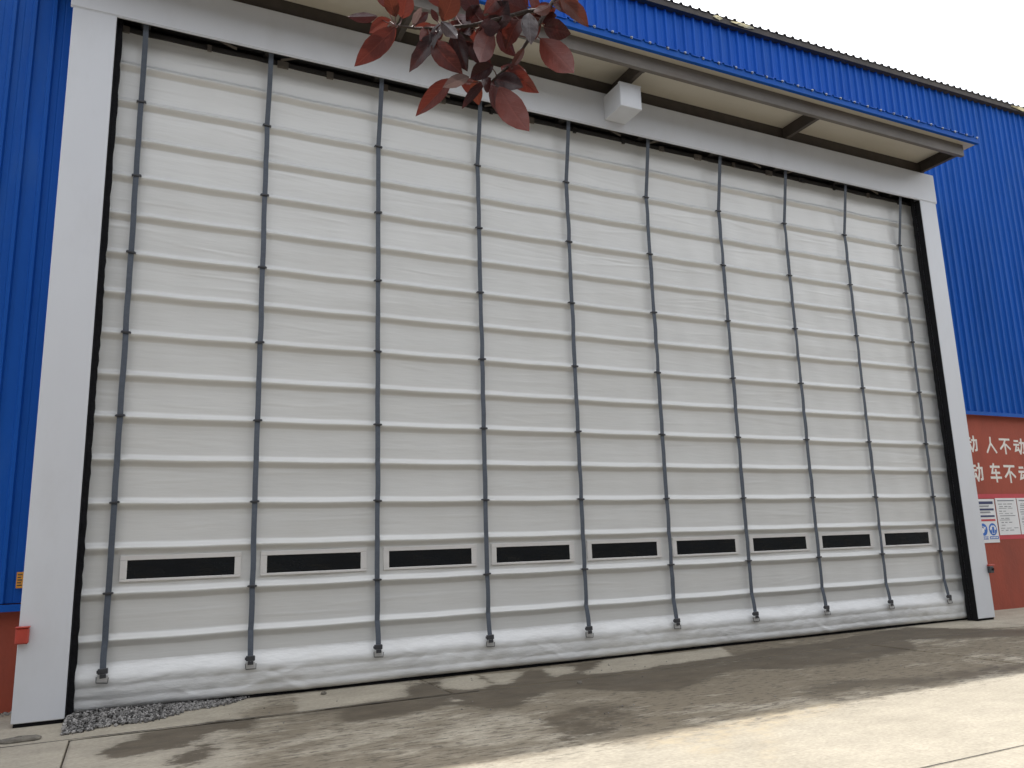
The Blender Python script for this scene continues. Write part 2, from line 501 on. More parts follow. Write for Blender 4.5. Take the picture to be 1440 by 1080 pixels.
DRY = [
    gp([(0, 285), (250, 250), (430, 240), (465, 298), (330, 315), (90, 350), (0, 362)], (420, 880), 3),
    gp([(610, 225), (740, 205), (820, 250), (740, 272), (590, 262)], (420, 880), 3),
    gp([(770, 205), (960, 190), (890, 250), (840, 250)], (420, 880), 3),
    gp([(1030, 180), (1160, 170), (1180, 195), (1060, 222)], (420, 880), 3),
    gp([(1290, 145), (1480, 120), (1480, 180), (1340, 195), (1190, 205)], (420, 880), 3),
    gp([(0, 120), (300, 80), (350, 112), (60, 150), (0, 160)], (900, 880), 2.667),
    gp([(640, 305), (690, 305), (690, 325), (630, 330)], (420, 880), 3),
]
WEAR_SHADE = [  # real wear, but outlined along the cast shadow's edge to deepen the shade
    (gp([(360, 975), (700, 935), (1000, 905), (1200, 885), (1440, 880), (1720, 835), (1720, 902), (1440, 950), (1000, 1030), (560, 1100), (330, 1100), (300, 1040)]), 0.9),
    (gp([(900, 905), (1440, 880), (1720, 835), (1720, 890), (1440, 938), (1200, 980), (880, 1030)]), 1.0),
]
SANDP = [(gp([(920, 1035), (1150, 985), (1190, 992), (1120, 1015), (980, 1045), (900, 1052)]), 1.0),
         (gp([(960, 1035), (1030, 1035), (1020, 1060), (970, 1062)]), 0.8),
         (gp([(1060, 1015), (1095, 1015), (1085, 1080), (1075, 1080)]), 0.8)]

def blur(a, k):
    if k < 1: return a
    w = np.exp(-np.linspace(-2, 2, 2 * k + 1) ** 2); w /= w.sum()
    for ax in (0, 1):
        pad = [(0, 0), (0, 0)]; pad[ax] = (k, k)
        b = np.pad(a, pad, mode='edge')
        a = sum(w[i] * np.take(b, range(i, i + a.shape[ax]), axis=ax) for i in range(2 * k + 1))
    return a

def slab(x0, x1, y0, y1, step=None):
    T = 0.09
    if step is None:
        return mk('concrete_slab', box(x0, x1, y0, y1, -T, 0.0, 0.006), M['concrete'], ground, ((x0 + x1) / 2, (y0 + y1) / 2, 0))
    xs = np.linspace(x0, x1, max(2, int((x1 - x0) / step)))
    ys = np.linspace(y0, y1, max(2, int((y1 - y0) / step)))
    X, Y = np.meshgrid(xs, ys)
    P = np.stack([X, Y], -1)
    wet = np.zeros(X.shape); wear_shade = np.zeros(X.shape); sand = np.zeros(X.shape)
    for poly, a in WET: wet = np.maximum(wet, in_poly(P, poly) * a)
    for poly, a in WEAR_SHADE: wear_shade = np.maximum(wear_shade, in_poly(P, poly) * a)
    wear_shade = blur(wear_shade, int(0.4 / step))
    for poly in DRY: wet[in_poly(P, poly)] = 0; wear_shade[in_poly(P, poly)] *= 0.15
    for poly, a in SANDP: sand = np.maximum(sand, in_poly(P, poly) * a)
    wet = blur(wet, max(1, int(0.22 / step))); wear_shade = blur(wear_shade, 2); sand = blur(sand, int(0.15 / step))
    Z = 0.004 * np.sin(X * 0.9) * np.sin(Y * 1.3 + 0.5)
    # small roll-down at the slab edges
    d = np.minimum(np.minimum(X - x0, x1 - X), np.minimum(Y - y0, y1 - Y))
    Z = np.where(d < 1e-6, -0.008, Z - 0.003)
    V, F = grid(np.stack([X, Y, Z], -1))
    n = len(V)
    r, c = X.shape
    ring = [j for j in range(c)] + [i * c + c - 1 for i in range(1, r)] + [(r - 1) * c + j for j in range(c - 2, -1, -1)] + [i * c for i in range(r - 2, 0, -1)]
    V += [(V[i][0], V[i][1], -T) for i in ring]
    m_ = len(ring)
    F += [(ring[(i + 1) % m_], ring[i], n + i, n + (i + 1) % m_) for i in range(m_)]
    o = mk('concrete_slab', (V, F), M['concrete'], ground, ((x0 + x1) / 2, (y0 + y1) / 2, 0), True)
    for nm, arr in (('wet', wet), ('wear_shade', wear_shade), ('sand', sand)):
        at = o.data.attributes.new(nm, 'FLOAT', 'POINT')
        at.data.foreach_set('value', np.concatenate([arr.ravel(), np.zeros(m_)]).astype(np.float32))
    return o

JG = 0.007
rows = [(-1.15, WALL_Y + 0.1), (-5.555, -1.15), (-7.6, -5.555)]
colsx = [-18.76, -8.76, 1.24, 11.24, 21.24, 31.24, 41.24]
apx = [-18.76, -6, 4.9, 14.95, 25, 35, 41.24]
for ri, (ya, yb) in enumerate(rows):
    cx = apx if ri == 0 else colsx
    for ci in range(len(cx) - 1):
        st = None
        if ri == 0 and 1 <= ci <= 3: st = 0.035
        if ri == 1 and ci in (2, 3): st = 0.035
        slab(cx[ci] + JG, cx[ci + 1] - JG, ya + JG, yb - JG, st)
M['bitumen'] = paint('joint_filler', (0.035, 0.030, 0.025), 0.9, 0.4, 12, bump=0.5, bscale=40)
for yj, ja, jb, jw in ((-1.15, -18.7, 5.2, 0.013), (-5.555, -18.7, 41.2, 0.006)):
    n = 160
    V = []
    for i in range(n + 1):
        xx = ja + (jb - ja) * i / n
        w0 = jw * random.uniform(0.8, 1.5)
        V += [(xx, yj - w0, 0.0035), (xx, yj + w0 * random.uniform(0.7, 1.1), 0.0035)]
    mk('joint_filler', (V, [(2 * i, 2 * i + 2, 2 * i + 3, 2 * i + 1) for i in range(n)]), M['bitumen'], ground, (0, yj, 0))
# ------------------------------------------------------------------ building
def eave(x): return 11.03 + 0.0185 * (x - 9.0)
BX0, BX1, BY1 = -14.0, 44.0, 30.0
bld = thing('factory_building', (8.0, WALL_Y, 0), 'blue corrugated steel factory hall with red painted lower wall', 'building')

PITCH = 0.21
def rib_profile(x0, x1):
    pts = []
    k0 = math.ceil((x0 - 0.03) / PITCH)
    x = k0 * PITCH
    pts.append((x0, 0.0))
    while x < x1 - 0.03:
        for dx, dy in ((-0.034, 0.0), (-0.017, -0.038), (0.017, -0.038), (0.034, 0.0)):
            if x0 < x + dx < x1: pts.append((x + dx, dy))
        # shallow stiffening groove
        for dx, dy in ((0.093, 0.0), (0.105, 0.005), (0.117, 0.0)):
            if x0 < x + dx < x1: pts.append((x + dx, dy))
        x += PITCH
    pts.append((x1, 0.0))
    return pts

def wall_sheet(x0, x1, z0, ztop, lap):
    prof = rib_profile(x0, x1)
    nz = 10
    P = np.zeros((nz, len(prof), 3))
    ph = random.uniform(0, 6)
    for i in range(nz):
        t = i / (nz - 1)
        for j, (x, dy) in enumerate(prof):
            z1 = ztop(x)
            wob = 0.003 * math.sin(i * 1.7 + ph) * math.sin(3 * (x - x0) / (x1 - x0))
            P[i, j] = (x, WALL_Y - 0.06 + dy + wob - lap, z0 + (z1 - z0) * t)
    return mk('wall_sheet', grid(P), M['blue'], bld, ((x0 + x1) / 2, WALL_Y, z0))

x = BX0
SW = 0.84
k = 0
while x < BX1 - 0.01:
    xe = min(x + SW, BX1)
    for a, b_, z0 in ((BX0, 0.84, 1.12), (0.84, 15.2, 8.45), (15.2, BX1, 3.875)):
        lo, hi = max(x, a), min(xe + 0.012, b_)
        if hi - lo > 0.03:
            wall_sheet(lo, hi, z0, eave, 0.003 * (k % 2))
    x = xe
    k += 1
# masonry and closing walls behind the sheets
mk('masonry_wall', box(BX0, 0.80, WALL_Y, WALL_Y + 0.24, -0.03, 1.25), M['red'], bld)
mw_r = mk('masonry_wall', box(15.3, BX1, WALL_Y, WALL_Y + 0.24, -0.03, 4.0), M['red'], bld)
mk('inner_wall', join(box(BX0, 0.9, WALL_Y + 0.03, WALL_Y + 0.2, 1.25, 10.4), box(15.2, BX1, WALL_Y + 0.03, WALL_Y + 0.2, 4.0, 10.9),
                      box(0.9, 15.2, WALL_Y + 0.03, WALL_Y + 0.2, 8.45, 10.7)), M['interior'], bld)
mk('side_wall', join(box(BX0, BX0 + 0.1, WALL_Y + 0.25, BY1, -0.03, 10.5), box(BX1 - 0.1, BX1, WALL_Y + 0.25, BY1, -0.03, 11.5),
                     box(BX0, BX1, BY1 - 0.1, BY1, -0.03, 10.5)), M['blue'], bld)
# bottom flashings of the blue sheets
def flashing(x0, x1, z):
    return mk('drip_flashing', join(box(x0, x1, WALL_Y - 0.115, WALL_Y - 0.107, z - 0.055, z + 0.02), box(x0, x1, WALL_Y - 0.107, WALL_Y - 0.002, z - 0.006, z + 0.002)), M['blue'], bld)
flashing(15.43, BX1, 3.87)
flashing(BX0, 0.62, 1.09)

# roof: corrugated sheet rising to the ridge, edge seen from below
def roof_sheet():
    xs = []
    x = BX0 - 0.3
    while x < BX1 + 0.3:
        for dx, dz in ((0, 0), (0.070, 0), (0.085, 0.042), (0.125, 0.042), (0.14, 0)):
            xs.append((x + dx, dz))
        x += PITCH
    P = []
    for y, up in ((WALL_Y - 0.20, 0.0), (WALL_Y + 0.4, 0.05), (15.0, 1.45)):
        P.append([(x, y, eave(x) + 0.075 + up + dz) for x, dz in xs])
    P = np.array(P)
    V, F = grid(P)
    c = len(xs)
    n = len(V)
    # thickness at the eave edge
    V += [(p[0], p[1], p[2] - 0.012 - (0.0)) for p in P[0]]
    F += [(j + 1, j, n + j, n + j + 1) for j in range(c - 1)]
    return V, F
roof = mk('roof', roof_sheet(), M['roof'], bld)
mk('roof_slope', ([(BX0, 15, eave(BX0) + 1.5), (BX1, 15, eave(BX1) + 1.5), (BX1, BY1, eave(BX1) - 0.1), (BX0, BY1, eave(BX0) - 0.1)], [(0, 1, 2, 3)]), M['roof'], bld)
# eave purlin / sandwich edge under the sheet
def eave_strip(y0, y1, a, b_):
    V = []
    for x in (BX0, BX1):
        V += [(x, y0, eave(x) + a), (x, y1, eave(x) + a), (x, y1, eave(x) + b_), (x, y0, eave(x) + b_)]
    return V, [(0, 1, 5, 4), (1, 2, 6, 5), (2, 3, 7, 6), (3, 0, 4, 7), (0, 3, 2, 1), (4, 5, 6, 7)]
mk('eave_edge', eave_strip(WALL_Y - 0.185, WALL_Y + 0.3, -0.045, 0.07), M['roof'], roof)
for cxf, ln in ((11.6, 0.55), (20.2, 0.9), (11.0, 0.2)):
    V, F = [], []
    n = 10
    for i in range(n + 1):
        t = i / n
        w = 0.02 + 0.035 * math.sin(math.pi * t) * random.uniform(0.6, 1.2)
        xx = cxf + (t - 0.5) * ln
        z = eave(xx) + 0.03
        V += [(xx, WALL_Y - 0.195 - 0.02 * random.random(), z - w), (xx, WALL_Y - 0.20 - 0.03 * random.random(), z), (xx, WALL_Y - 0.19, z + w * random.uniform(.8, 1.3)), (xx, WALL_Y - 0.17, z)]
    for i in range(n):
        for q in range(4):
            F.append((i * 4 + q, i * 4 + (q + 1) % 4, i * 4 + 4 + (q + 1) % 4, i * 4 + 4 + q))
    F += [(0, 1, 2, 3), (n * 4 + 3, n * 4 + 2, n * 4 + 1, n * 4)]
    mk('insulation_foam', (V, F), M['foam'], roof, (cxf, WALL_Y - 0.19, eave(cxf)))

# ------------------------------------------------------------------ door frame: two posts and a header
PY = -0.30
HB, HT = 7.785, 8.36
frame = thing('door_frame', (8.04, PY, 0), 'wide white steel surround of the tall white folding door', 'door frame')
postL = mk('post', join(box(0.692, 1.142, PY, -0.10, 0.035, HB - 0.003, 0.006), box(0.692, 1.0, -0.10, WALL_Y - 0.10, 0.035, HB - 0.003)), M['frame'], frame)
postR = mk('post', join(box(14.935, 15.385, PY, -0.10, 0.035, HB - 0.003, 0.006), box(15.3, 15.385, -0.10, WALL_Y - 0.10, 0.035, HB - 0.003)), M['frame'], frame)
for po, (a, b_) in ((postL, (0.71, 1.125)), (postR, (14.95, 15.37))):
    mk('base_shadow_gap', box(a, b_, PY + 0.02, -0.115, -0.002, 0.034), M['black'], po)  # black block standing in for the shadow gap under the post
hd = mk('header', join(box(0.668, 15.41, PY - 0.012, PY + 0.04, HB, HT, 0.005), box(0.668, 15.41, PY - 0.004, PY + 0.016, HB - 0.012, HB - 0.001)), M['frame'], frame)
mk('header_return', join(box(0.69, 0.80, PY + 0.042, WALL_Y - 0.1, HB + 0.002, HT), box(15.27, 15.38, PY + 0.042, WALL_Y - 0.1, HB + 0.002, HT)), M['frame'], hd)
# black brush seals between posts and curtain, ragged towards the curtain
def seal(xa, xb, side):
    n = 90
    V, F = [], []
    for i in range(n + 1):
        z = 0.0 + (HB + 0.1) * i / n
        j = random.uniform(-0.007, 0.007)
        xi = (xb if side > 0 else xa) + j
        xo = xa if side > 0 else xb
        V += [(xo, -0.175, z), (xi, -0.165 + random.uniform(-0.008, 0.008), z), (xi, -0.115, z), (xo, -0.105, z)]
    for i in range(n):
        for q in range(4):
            F.append((i * 4 + q, i * 4 + (q + 1) % 4, i * 4 + 4 + (q + 1) % 4, i * 4 + 4 + q))
    F += [(3, 2, 1, 0), (n * 4, n * 4 + 1, n * 4 + 2, n * 4 + 3)]
    return V, F
mk('brush_seal', seal(1.144, 1.205, 1), M['black'], postL)
mk('brush_seal', seal(14.897, 14.932, -1), M['black'], postR)
mk('guide_channel', box(1.143, 1.15, -0.285, -0.18, 0.01, HB), M['black'], postL)
mk('guide_channel', box(14.927, 14.934, -0.292, -0.18, 0.01, HB), M['black'], postR)
# dark jamb behind the curtain
mk('inner_jamb', join(box(1.001, 1.14, 0.10, 0.5, 0, HT), box(15.12, 15.299, 0.10, 0.5, 0, HT)), M['darksteel'], frame)

# ------------------------------------------------------------------ folding fabric door
door = thing('folding_fabric_door', (8.1, 0, 0), 'huge white fabric folding door with grey lifting straps and a window row', 'door')
X0, X1 = 1.05, 15.26
RZ = [7.306 - 0.4733 * k for k in range(15)]
xs = np.linspace(X0, X1, 230)
_ph = rng.uniform(0, 6.28, 40)
def disp(x, z):
    """soft unevenness of the hanging fabric, in metres"""
    s = (np.sin(x * 1.9 + z * 0.7 + _ph[0]) + np.sin(x * 3.7 - z * 1.9 + _ph[1]) + 0.7 * np.sin(x * 7.3 + z * 3.1 + _ph[2])
         + 0.6 * np.sin(z * 9 + 1.3 * np.sin(x * 0.8 + _ph[3])) + 0.5 * np.sin(x * 14.1 + z * 2.2 + _ph[4]))
    pin = np.exp(-(((x / 1.45) - np.round(x / 1.45)) * 1.45 / 0.10) ** 2) * 0.010      # drawn in under the straps
    return 0.0031 * s + pin
def creases(x, z, z0, z1, seed):
    r = np.random.default_rng(seed)
    out = np.zeros_like(x)
    for q in range(34):
        cx_, near = r.uniform(X0, X1), r.random()
        cz_ = z1 - (z1 - z0) * (0.12 + 0.7 * near ** 1.6)
        ln, wd, an = r.uniform(0.15, 0.75), r.uniform(0.009, 0.020), r.normal(0, 0.05)
        du = (x - cx_); dv = (z - cz_) - du * an
        out += r.uniform(-0.0036, 0.0026) * np.exp(-(du / ln) ** 2 - (dv / wd) ** 2)
    t = np.clip((z - z0) / (z1 - z0), 0, 1)
    return out * np.clip(np.minimum(t, 1 - t) * 9, 0, 1)
def strip(prof, crease=None):
    zz = np.array([p[0] for p in prof]); yy = np.array([p[1] for p in prof])
    Xg = np.tile(xs, (len(zz), 1)); Zg = np.tile(zz[:, None], (1, len(xs)))
    sag = 0.006 * np.sin((Xg - 1.45) / 1.45 * math.pi) ** 2
    Yg = np.tile(-yy[:, None], (1, len(xs))) + disp(Xg, Zg)
    if crease is not None:
        Yg = Yg + creases(Xg, Zg, zz.min(), zz.max(), crease)
    return grid(np.stack([Xg, Yg, Zg - sag], -1))
RIBP = [(-0.034, 0.0), (-0.026, 0.0025), (-0.016, 0.009), (-0.004, 0.020), (0.008, 0.033), (0.019, 0.043), (0.029, 0.050), (0.038, 0.0535),
        (0.045, 0.054), (0.052, 0.050), (0.063, 0.039), (0.074, 0.027), (0.085, 0.015), (0.094, 0.005), (0.101, 0.001), (0.115, 0.0)]
for k, z in enumerate(RZ):
    o = mk('stiffening_rib', strip([(z + a, d) for a, d in RIBP]), M['fabric'], door, (8.1, 0, z), True)
    top = 7.795 if k == 0 else RZ[k - 1] - 0.034
    bot = z + 0.115
    n = 26
    o = mk('fabric_panel', strip([(bot + (top - bot) * i / n, 0.0) for i in range(n + 1)], 100 + k), M['fabric'], door, (8.1, 0, (top + bot) / 2), True)
# bottom panel and padded hem
zb = RZ[-1] - 0.034
mk('fabric_panel', strip([(0.50 + (zb - 0.50) * i / 6, 0.0) for i in range(7)]), M['fabric'], door, (8.1, 0, 0.57), True)
HEM = [(0.028, 0.004), (0.030, 0.030), (0.040, 0.060), (0.062, 0.082), (0.090, 0.090), (0.115, 0.087), (0.130, 0.084), (0.140, 0.082), (0.150, 0.083), (0.172, 0.089),
       (0.205, 0.094), (0.235, 0.093), (0.256, 0.090), (0.268, 0.0875), (0.278, 0.088), (0.292, 0.091), (0.320, 0.095), (0.345, 0.092), (0.370, 0.082),
       (0.395, 0.066), (0.420, 0.047), (0.445, 0.027), (0.470, 0.010), (0.485, 0.003), (0.500, 0.0)]
zz = np.array([p[0] for p in HEM]); yy = np.array([p[1] for p in HEM])
xh = np.linspace(X0, X1, 700)
Xg = np.tile(xh, (len(zz), 1)); Zg = np.tile(zz[:, None], (1, len(xh)))
wr = 0.0035 * np.sin(Xg * 9 + 6 * Zg + _ph[10]) * np.sin(Xg * 2.3 + _ph[11]) + 0.003 * np.sin(Xg * 21 - 18 * Zg + _ph[12]) * np.sin(Xg * 1.1 + _ph[13]) \
     + 0.004 * np.sin(Xg * 4.1 + 14 * Zg + _ph[14])
for q in range(70):                                   # slack diagonal creases in the hem
    cxq, czq = rng.uniform(X0, X1), rng.uniform(0.05, 0.36)
    an, ln, wd_ = rng.uniform(-0.5, 0.5), rng.uniform(0.12, 0.5), rng.uniform(0.010, 0.022)
    du = (Xg - cxq) * math.cos(an) + (Zg - czq) * math.sin(an)
    dv = -(Xg - cxq) * math.sin(an) + (Zg - czq) * math.cos(an)
    wr = wr + rng.uniform(-0.008, 0.008) * np.exp(-(du / ln) ** 2 - (dv / wd_) ** 2)
amp = np.clip((0.5 - Zg) / 0.12, 0, 1)
mk('bottom_hem', grid(np.stack([Xg, -yy[:, None] + disp(Xg, Zg) * np.clip(1.5 - amp, .5, 1) + wr * amp, Zg + 0.004 * np.sin(Xg * 1.7 + _ph[15]) * amp], -1)), M['hem'], door, (8.1, 0, 0.2), True)
mk('rubber_bottom_seal', box(X0, X1, -0.035, 0.03, 0.002, 0.036), M['black'], door)

# windows in the panel between the lowest-but-one ribs
for i in range(9):
    xa = 1.45 * (i + 1) + 0.162
    xb = 1.45 * (i + 2) - 0.192
    za, zc = 1.335, 1.532
    fo = 0.062
    wf = mk('window_frame', join(box(xa - fo - 0.01, xb + fo + 0.01, -0.022, 0.02, zc, zc + 0.050, 0.004), box(xa - fo - 0.01, xb + fo + 0.01, -0.022, 0.02, za - 0.028, za, 0.004),
                                 box(xa - fo - 0.01, xa, -0.0215, 0.02, za + 0.0005, zc - 0.0005, 0.004), box(xb, xb + fo + 0.01, -0.0215, 0.02, za + 0.0005, zc - 0.0005, 0.004)),
            M['winframe'], door, ((xa + xb) / 2, 0, 1.43))
    nx_, nz_ = 14, 4
    P = np.zeros((nz_, nx_, 3))
    for a in range(nz_):
        for b_ in range(nx_):
            P[a, b_] = (xa + (xb - xa) * b_ / (nx_ - 1), -0.0155 + 0.0022 * math.sin(b_ * 0.9 + i * 2 + a), za + (zc - za) * a / (nz_ - 1))
    mk('pane', grid(P), M['pane'], wf, ((xa + xb) / 2, 0, 1.43), True)

# lifting straps with their clips
clip_me = mesh_of('clip', *join(box(-0.046, 0.046, -0.014, 0.012, -0.012, 0.012, 0.004), box(-0.052, -0.042, -0.006, 0.040, -0.006, 0.006), box(0.042, 0.052, -0.006, 0.040, -0.006, 0.006)), M['clip'])
clamp_me = mesh_of('clamp', *join(box(-0.048, 0.048, -0.020, 0.014, 0.0, 0.055, 0.006), box(-0.030, 0.030, -0.026, -0.019, -0.040, 0.000), box(-0.058, -0.046, -0.014, 0.01, 0.012, 0.040)), M['clip'])
brk_me = mesh_of('bracket', *join(box(-0.052, 0.052, -0.004, 0.006, -0.058, -0.002, 0.002), box(-0.060, 0.060, -0.010, -0.004, -0.062, -0.054)), M['zinc'])
rod_me = mesh_of('bracket_rod', *tube([(-0.056, -0.012, -0.012), (-0.050, -0.015, -0.070), (0.055, -0.015, -0.074), (0.058, -0.012, -0.018)], 0.0042, 6), M['clip'])
def ribbon(pts, w, t):
    V, F = [], []
    for (x, y, z, tw) in pts:
        c, s = math.cos(tw), math.sin(tw)
        V += [(x - w / 2 * c, y - t / 2 - w / 2 * s, z), (x + w / 2 * c, y - t / 2 + w / 2 * s, z), (x + w / 2 * c, y + t / 2 + w / 2 * s, z), (x - w / 2 * c, y + t / 2 - w / 2 * s, z)]
    for i in range(len(pts) - 1):
        for q in range(4):
            F.append((i * 4 + q, i * 4 + 4 + q, i * 4 + 4 + (q + 1) % 4, i * 4 + (q + 1) % 4)[::-1])
    n = len(pts) - 1
    F += [(0, 1, 2, 3)[::-1], (n * 4, n * 4 + 1, n * 4 + 2, n * 4 + 3)]
    return V, F
for i in range(10):
    x = 1.45 * (i + 1)
    keys = [(-0.113, 0.40)]
    for k in range(14, 0, -1):
        keys.append((-0.066, RZ[k] + 0.045))
    pts = []
    twb = random.uniform(-0.05, 0.05)
    for a in range(len(keys) - 1):
        (ya, za), (yb, zb_) = keys[a], keys[a + 1]
        jx = random.uniform(-0.006, 0.006)
        jt = random.uniform(-0.35, 0.35)
        for s in range(5):
            t = s / 5
            bl = math.sin(math.pi * t)
            pts.append((x + jx * bl, ya + (yb - ya) * t - 0.007 * bl * random.uniform(0.6, 1.3), za + (zb_ - za) * t, twb + jt * bl * 0.5))
    pts.append((x, -0.066, keys[-1][1], twb))
    for s in range(1, 6):
        t = s / 5
        pts.append((x + 0.004 * math.sin(3 * t), -0.066 - 0.185 * t, keys[-1][1] + (8.0 - keys[-1][1]) * t, twb * (1 - t)))
    st = mk('strap', ribbon(pts, 0.060, 0.006), M['strap'], door, (x, -0.09, 0.4))
    for k in range(1, 15, 2):
        inst('clip', clip_me, st, (x + random.uniform(-0.004, 0.004), -0.074, RZ[k] + 0.048), (0, random.uniform(-0.12, 0.12), 0))
    inst('clamp', clamp_me, st, (x, -0.115, 0.40), (0, random.uniform(-.06, .06), 0))
    br = inst('bracket', brk_me, st, (x, -0.105, 0.385))
    inst('bracket_rod', rod_me, st, (x + random.uniform(-0.008, 0.008), -0.108, 0.385), (0, random.uniform(-0.15, 0.15), 0))

# roller shaft, truss and top rail in the dark slot under the header
mk('drive_shaft', tube([(X0 - 0.1, 0.12, 8.08), (X1 + 0.1, 0.12, 8.08)], 0.10, 14), M['darksteel'], door, smooth=True)
mk('top_rail', box(X0, X1, -0.012, 0.03, 7.797, 7.85), M['darksteel'], door)
for i in range(10):
    x = 1.45 * (i + 1)
    mk('strap_spool', tube([(x - 0.05, 0.02, 8.06), (x + 0.05, 0.02, 8.06)], 0.16, 14), M['darksteel'], door, (x, 0.02, 8.06))
for i in range(18):
    x = 1.3 + i * 0.78 + random.uniform(-0.15, 0.15)
    w = random.choice((0.05, 0.09, 0.14))
    mk('rail_bracket', join(box(x, x + w, -0.04, -0.014, 7.775 - 0.02 * random.random(), 7.85), box(x + w * 0.3, x + w * 0.55, -0.055, -0.041, 7.765, 7.80)), random.choice((M['darksteel'], M['steel'])), door, (x, 0, 7.83))
for i in range(9):
    x = 1.6 + i * 1.45
    mk('truss_brace', tube([(x, -0.04, 7.86), (x + 0.7, -0.06, 8.14)] if i % 2 else [(x + 0.1, -0.05, 8.14), (x + 0.9, -0.05, 7.87)], 0.018, 6), M['steel'], door, (x, 0, 7.9))
mk('back_plate', box(X0 - 0.25, X1 + 0.2, 0.26, 0.30, 7.6, 8.44), M['interior'], door)

# ------------------------------------------------------------------ canopy
can = thing('canopy', (8.0, WALL_Y - 0.1, 8.37), 'steel framed canopy with cream underside and blue edge above the folding door', 'canopy')
CX0, CX1, CY = 0.30, 15.47, -1.23
PB = 8.60
mk('roof_panel', box(CX0, CX1, CY, WALL_Y - 0.10, PB, PB + 0.075), M['soffit'], can)
mk('front_flashing', join(box(CX0 - 0.01, CX1 + 0.012, CY - 0.012, CY - 0.002, PB - 0.012, PB + 0.115), box(CX0 - 0.01, CX1 + 0.012, CY - 0.002, CY + 0.045, PB - 0.012, PB - 0.004),
                          box(CX0 - 0.01, CX1 + 0.012, CY - 0.020, CY - 0.0125, PB - 0.014, PB + 0.012)), M['blue'], can)
mk('side_flashing', box(CX1 + 0.002, CX1 + 0.011, CY + 0.0, WALL_Y - 0.1, PB + 0.0, PB + 0.12), M['blue'], can)
mk('side_flashing', box(CX0 - 0.009, CX0 - 0.002, CY + 0.0, WALL_Y - 0.1, PB + 0.0, PB + 0.12), M['blue'], can)
top_prof = []
xx = CX0
while xx < CX1 - 0.2:
    for dx, dz in ((0, 0), (0.075, 0), (0.09, 0.028), (0.12, 0.028), (0.135, 0)):
        top_prof.append((xx + dx, dz))
    xx += 0.21
P = np.array([[(a, y, PB + 0.085 + dz + up) for a, dz in top_prof] for y, up in ((CY - 0.03, 0), (WALL_Y - 0.10, 0.02))])
mk('top_sheet', grid(P), M['blue'], can)
scr_me = mesh_of('screw_head', *join(tube([(0, 0.0, 0), (0, -0.012, 0)], 0.022, 8), tube([(0, -0.012, 0), (0, -0.026, 0)], 0.013, 6)), M['screw'])
xx = CX0 + 0.105
while xx < CX1:
    inst('screw_head', scr_me, can, (xx + random.uniform(-0.012, 0.012), CY - 0.013, PB + 0.092 + random.uniform(-0.005, 0.005)))
    xx += 0.32
def channel(axis, a0, a1, c, z0, z1, w=0.065, t=0.008, open_=1):
    """C channel: web at c, flanges towards open_"""
    if axis == 'x':
        f0, f1 = (c + t, c + w) if open_ > 0 else (c - w, c)
        return join(box(a0, a1, c, c + t, z0, z1), box(a0, a1, f0, f1, z0, z0 + t), box(a0, a1, f0, f1, z1 - t, z1))
    f0, f1 = (c + t, c + w) if open_ > 0 else (c - w, c)
    return join(box(c, c + t, a0, a1, z0, z1), box(f0, f1, a0, a1, z0, z0 + t), box(f0, f1, a0, a1, z1 - t, z1))
BZ0, BZ1 = 8.375, 8.596
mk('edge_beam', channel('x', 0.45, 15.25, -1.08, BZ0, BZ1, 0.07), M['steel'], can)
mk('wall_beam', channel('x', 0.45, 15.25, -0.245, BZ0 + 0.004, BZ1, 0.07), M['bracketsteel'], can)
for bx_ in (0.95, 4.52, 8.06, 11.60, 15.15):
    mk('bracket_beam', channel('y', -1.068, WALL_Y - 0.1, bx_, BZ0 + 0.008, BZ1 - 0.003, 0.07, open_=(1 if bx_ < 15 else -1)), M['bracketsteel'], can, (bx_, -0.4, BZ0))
for gx in (8.085, 11.62):
    mk('gusset', box(gx, gx + 0.075, -1.06, -0.95, BZ0 + 0.02, BZ0 + 0.028), M['steel'], can)
# closing blue sheet behind the canopy, above the header
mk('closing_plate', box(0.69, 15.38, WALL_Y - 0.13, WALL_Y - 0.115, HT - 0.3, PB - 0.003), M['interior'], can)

# ------------------------------------------------------------------ white motor cover on the header
cov = thing('motor_cover', (8.02, PY - 0.012, 7.9), 'white metal box fixed to the header under a canopy bracket', 'box')
mk('housing', box(7.835, 8.215, -0.775, PY - 0.013, 7.90, 8.285, 0.008), M['frame'], cov)
mk('cover_lip', box(7.829, 8.221, -0.781, -0.735, 8.275, 8.293, 0.003), M['frame'], cov)

# ------------------------------------------------------------------ small devices
d1 = thing('warning_beacon', (0.735, PY, 0.78), 'small red plastic beacon on the outer edge of the white post', 'beacon')
mk('beacon_body', box(0.672, 0.788, PY - 0.075, PY - 0.004, 0.775, 0.925, 0.012), M['device_red'], d1)
mk('beacon_lip', box(0.668, 0.792, PY - 0.082, PY - 0.004, 0.926, 0.940, 0.003), M['device_red'], d1)
mk('back_plate', box(0.69, 0.77, PY - 0.0035, PY + 0.004, 0.79, 0.915), M['darksteel'], d1)
d2 = thing('photo_sensor', (15.40, PY, 0.86), 'small dark sensor with reddish cap on the post beside the red wall', 'sensor')
mk('sensor_body', box(15.345, 15.455, PY - 0.055, PY - 0.003, 0.79, 0.905, 0.008), M['clip'], d2)
mk('sensor_cap', box(15.35, 15.52, PY - 0.05, PY - 0.004, 0.907, 0.935, 0.004), M['device_red'], d2)
mk('sensor_lens', tube([(15.42, PY - 0.054, 0.85), (15.42, PY - 0.068, 0.85)], 0.024, 10), M['black'], d2)
d3 = thing('orange_tag', (0.60, WALL_Y - 0.1, 1.36), 'orange label plate hanging on the blue wall behind the white post', 'label plate')
mk('plate', box(0.545, 0.66, WALL_Y - 0.118, WALL_Y - 0.106, 1.275, 1.445, 0.003), M['orange'], d3)
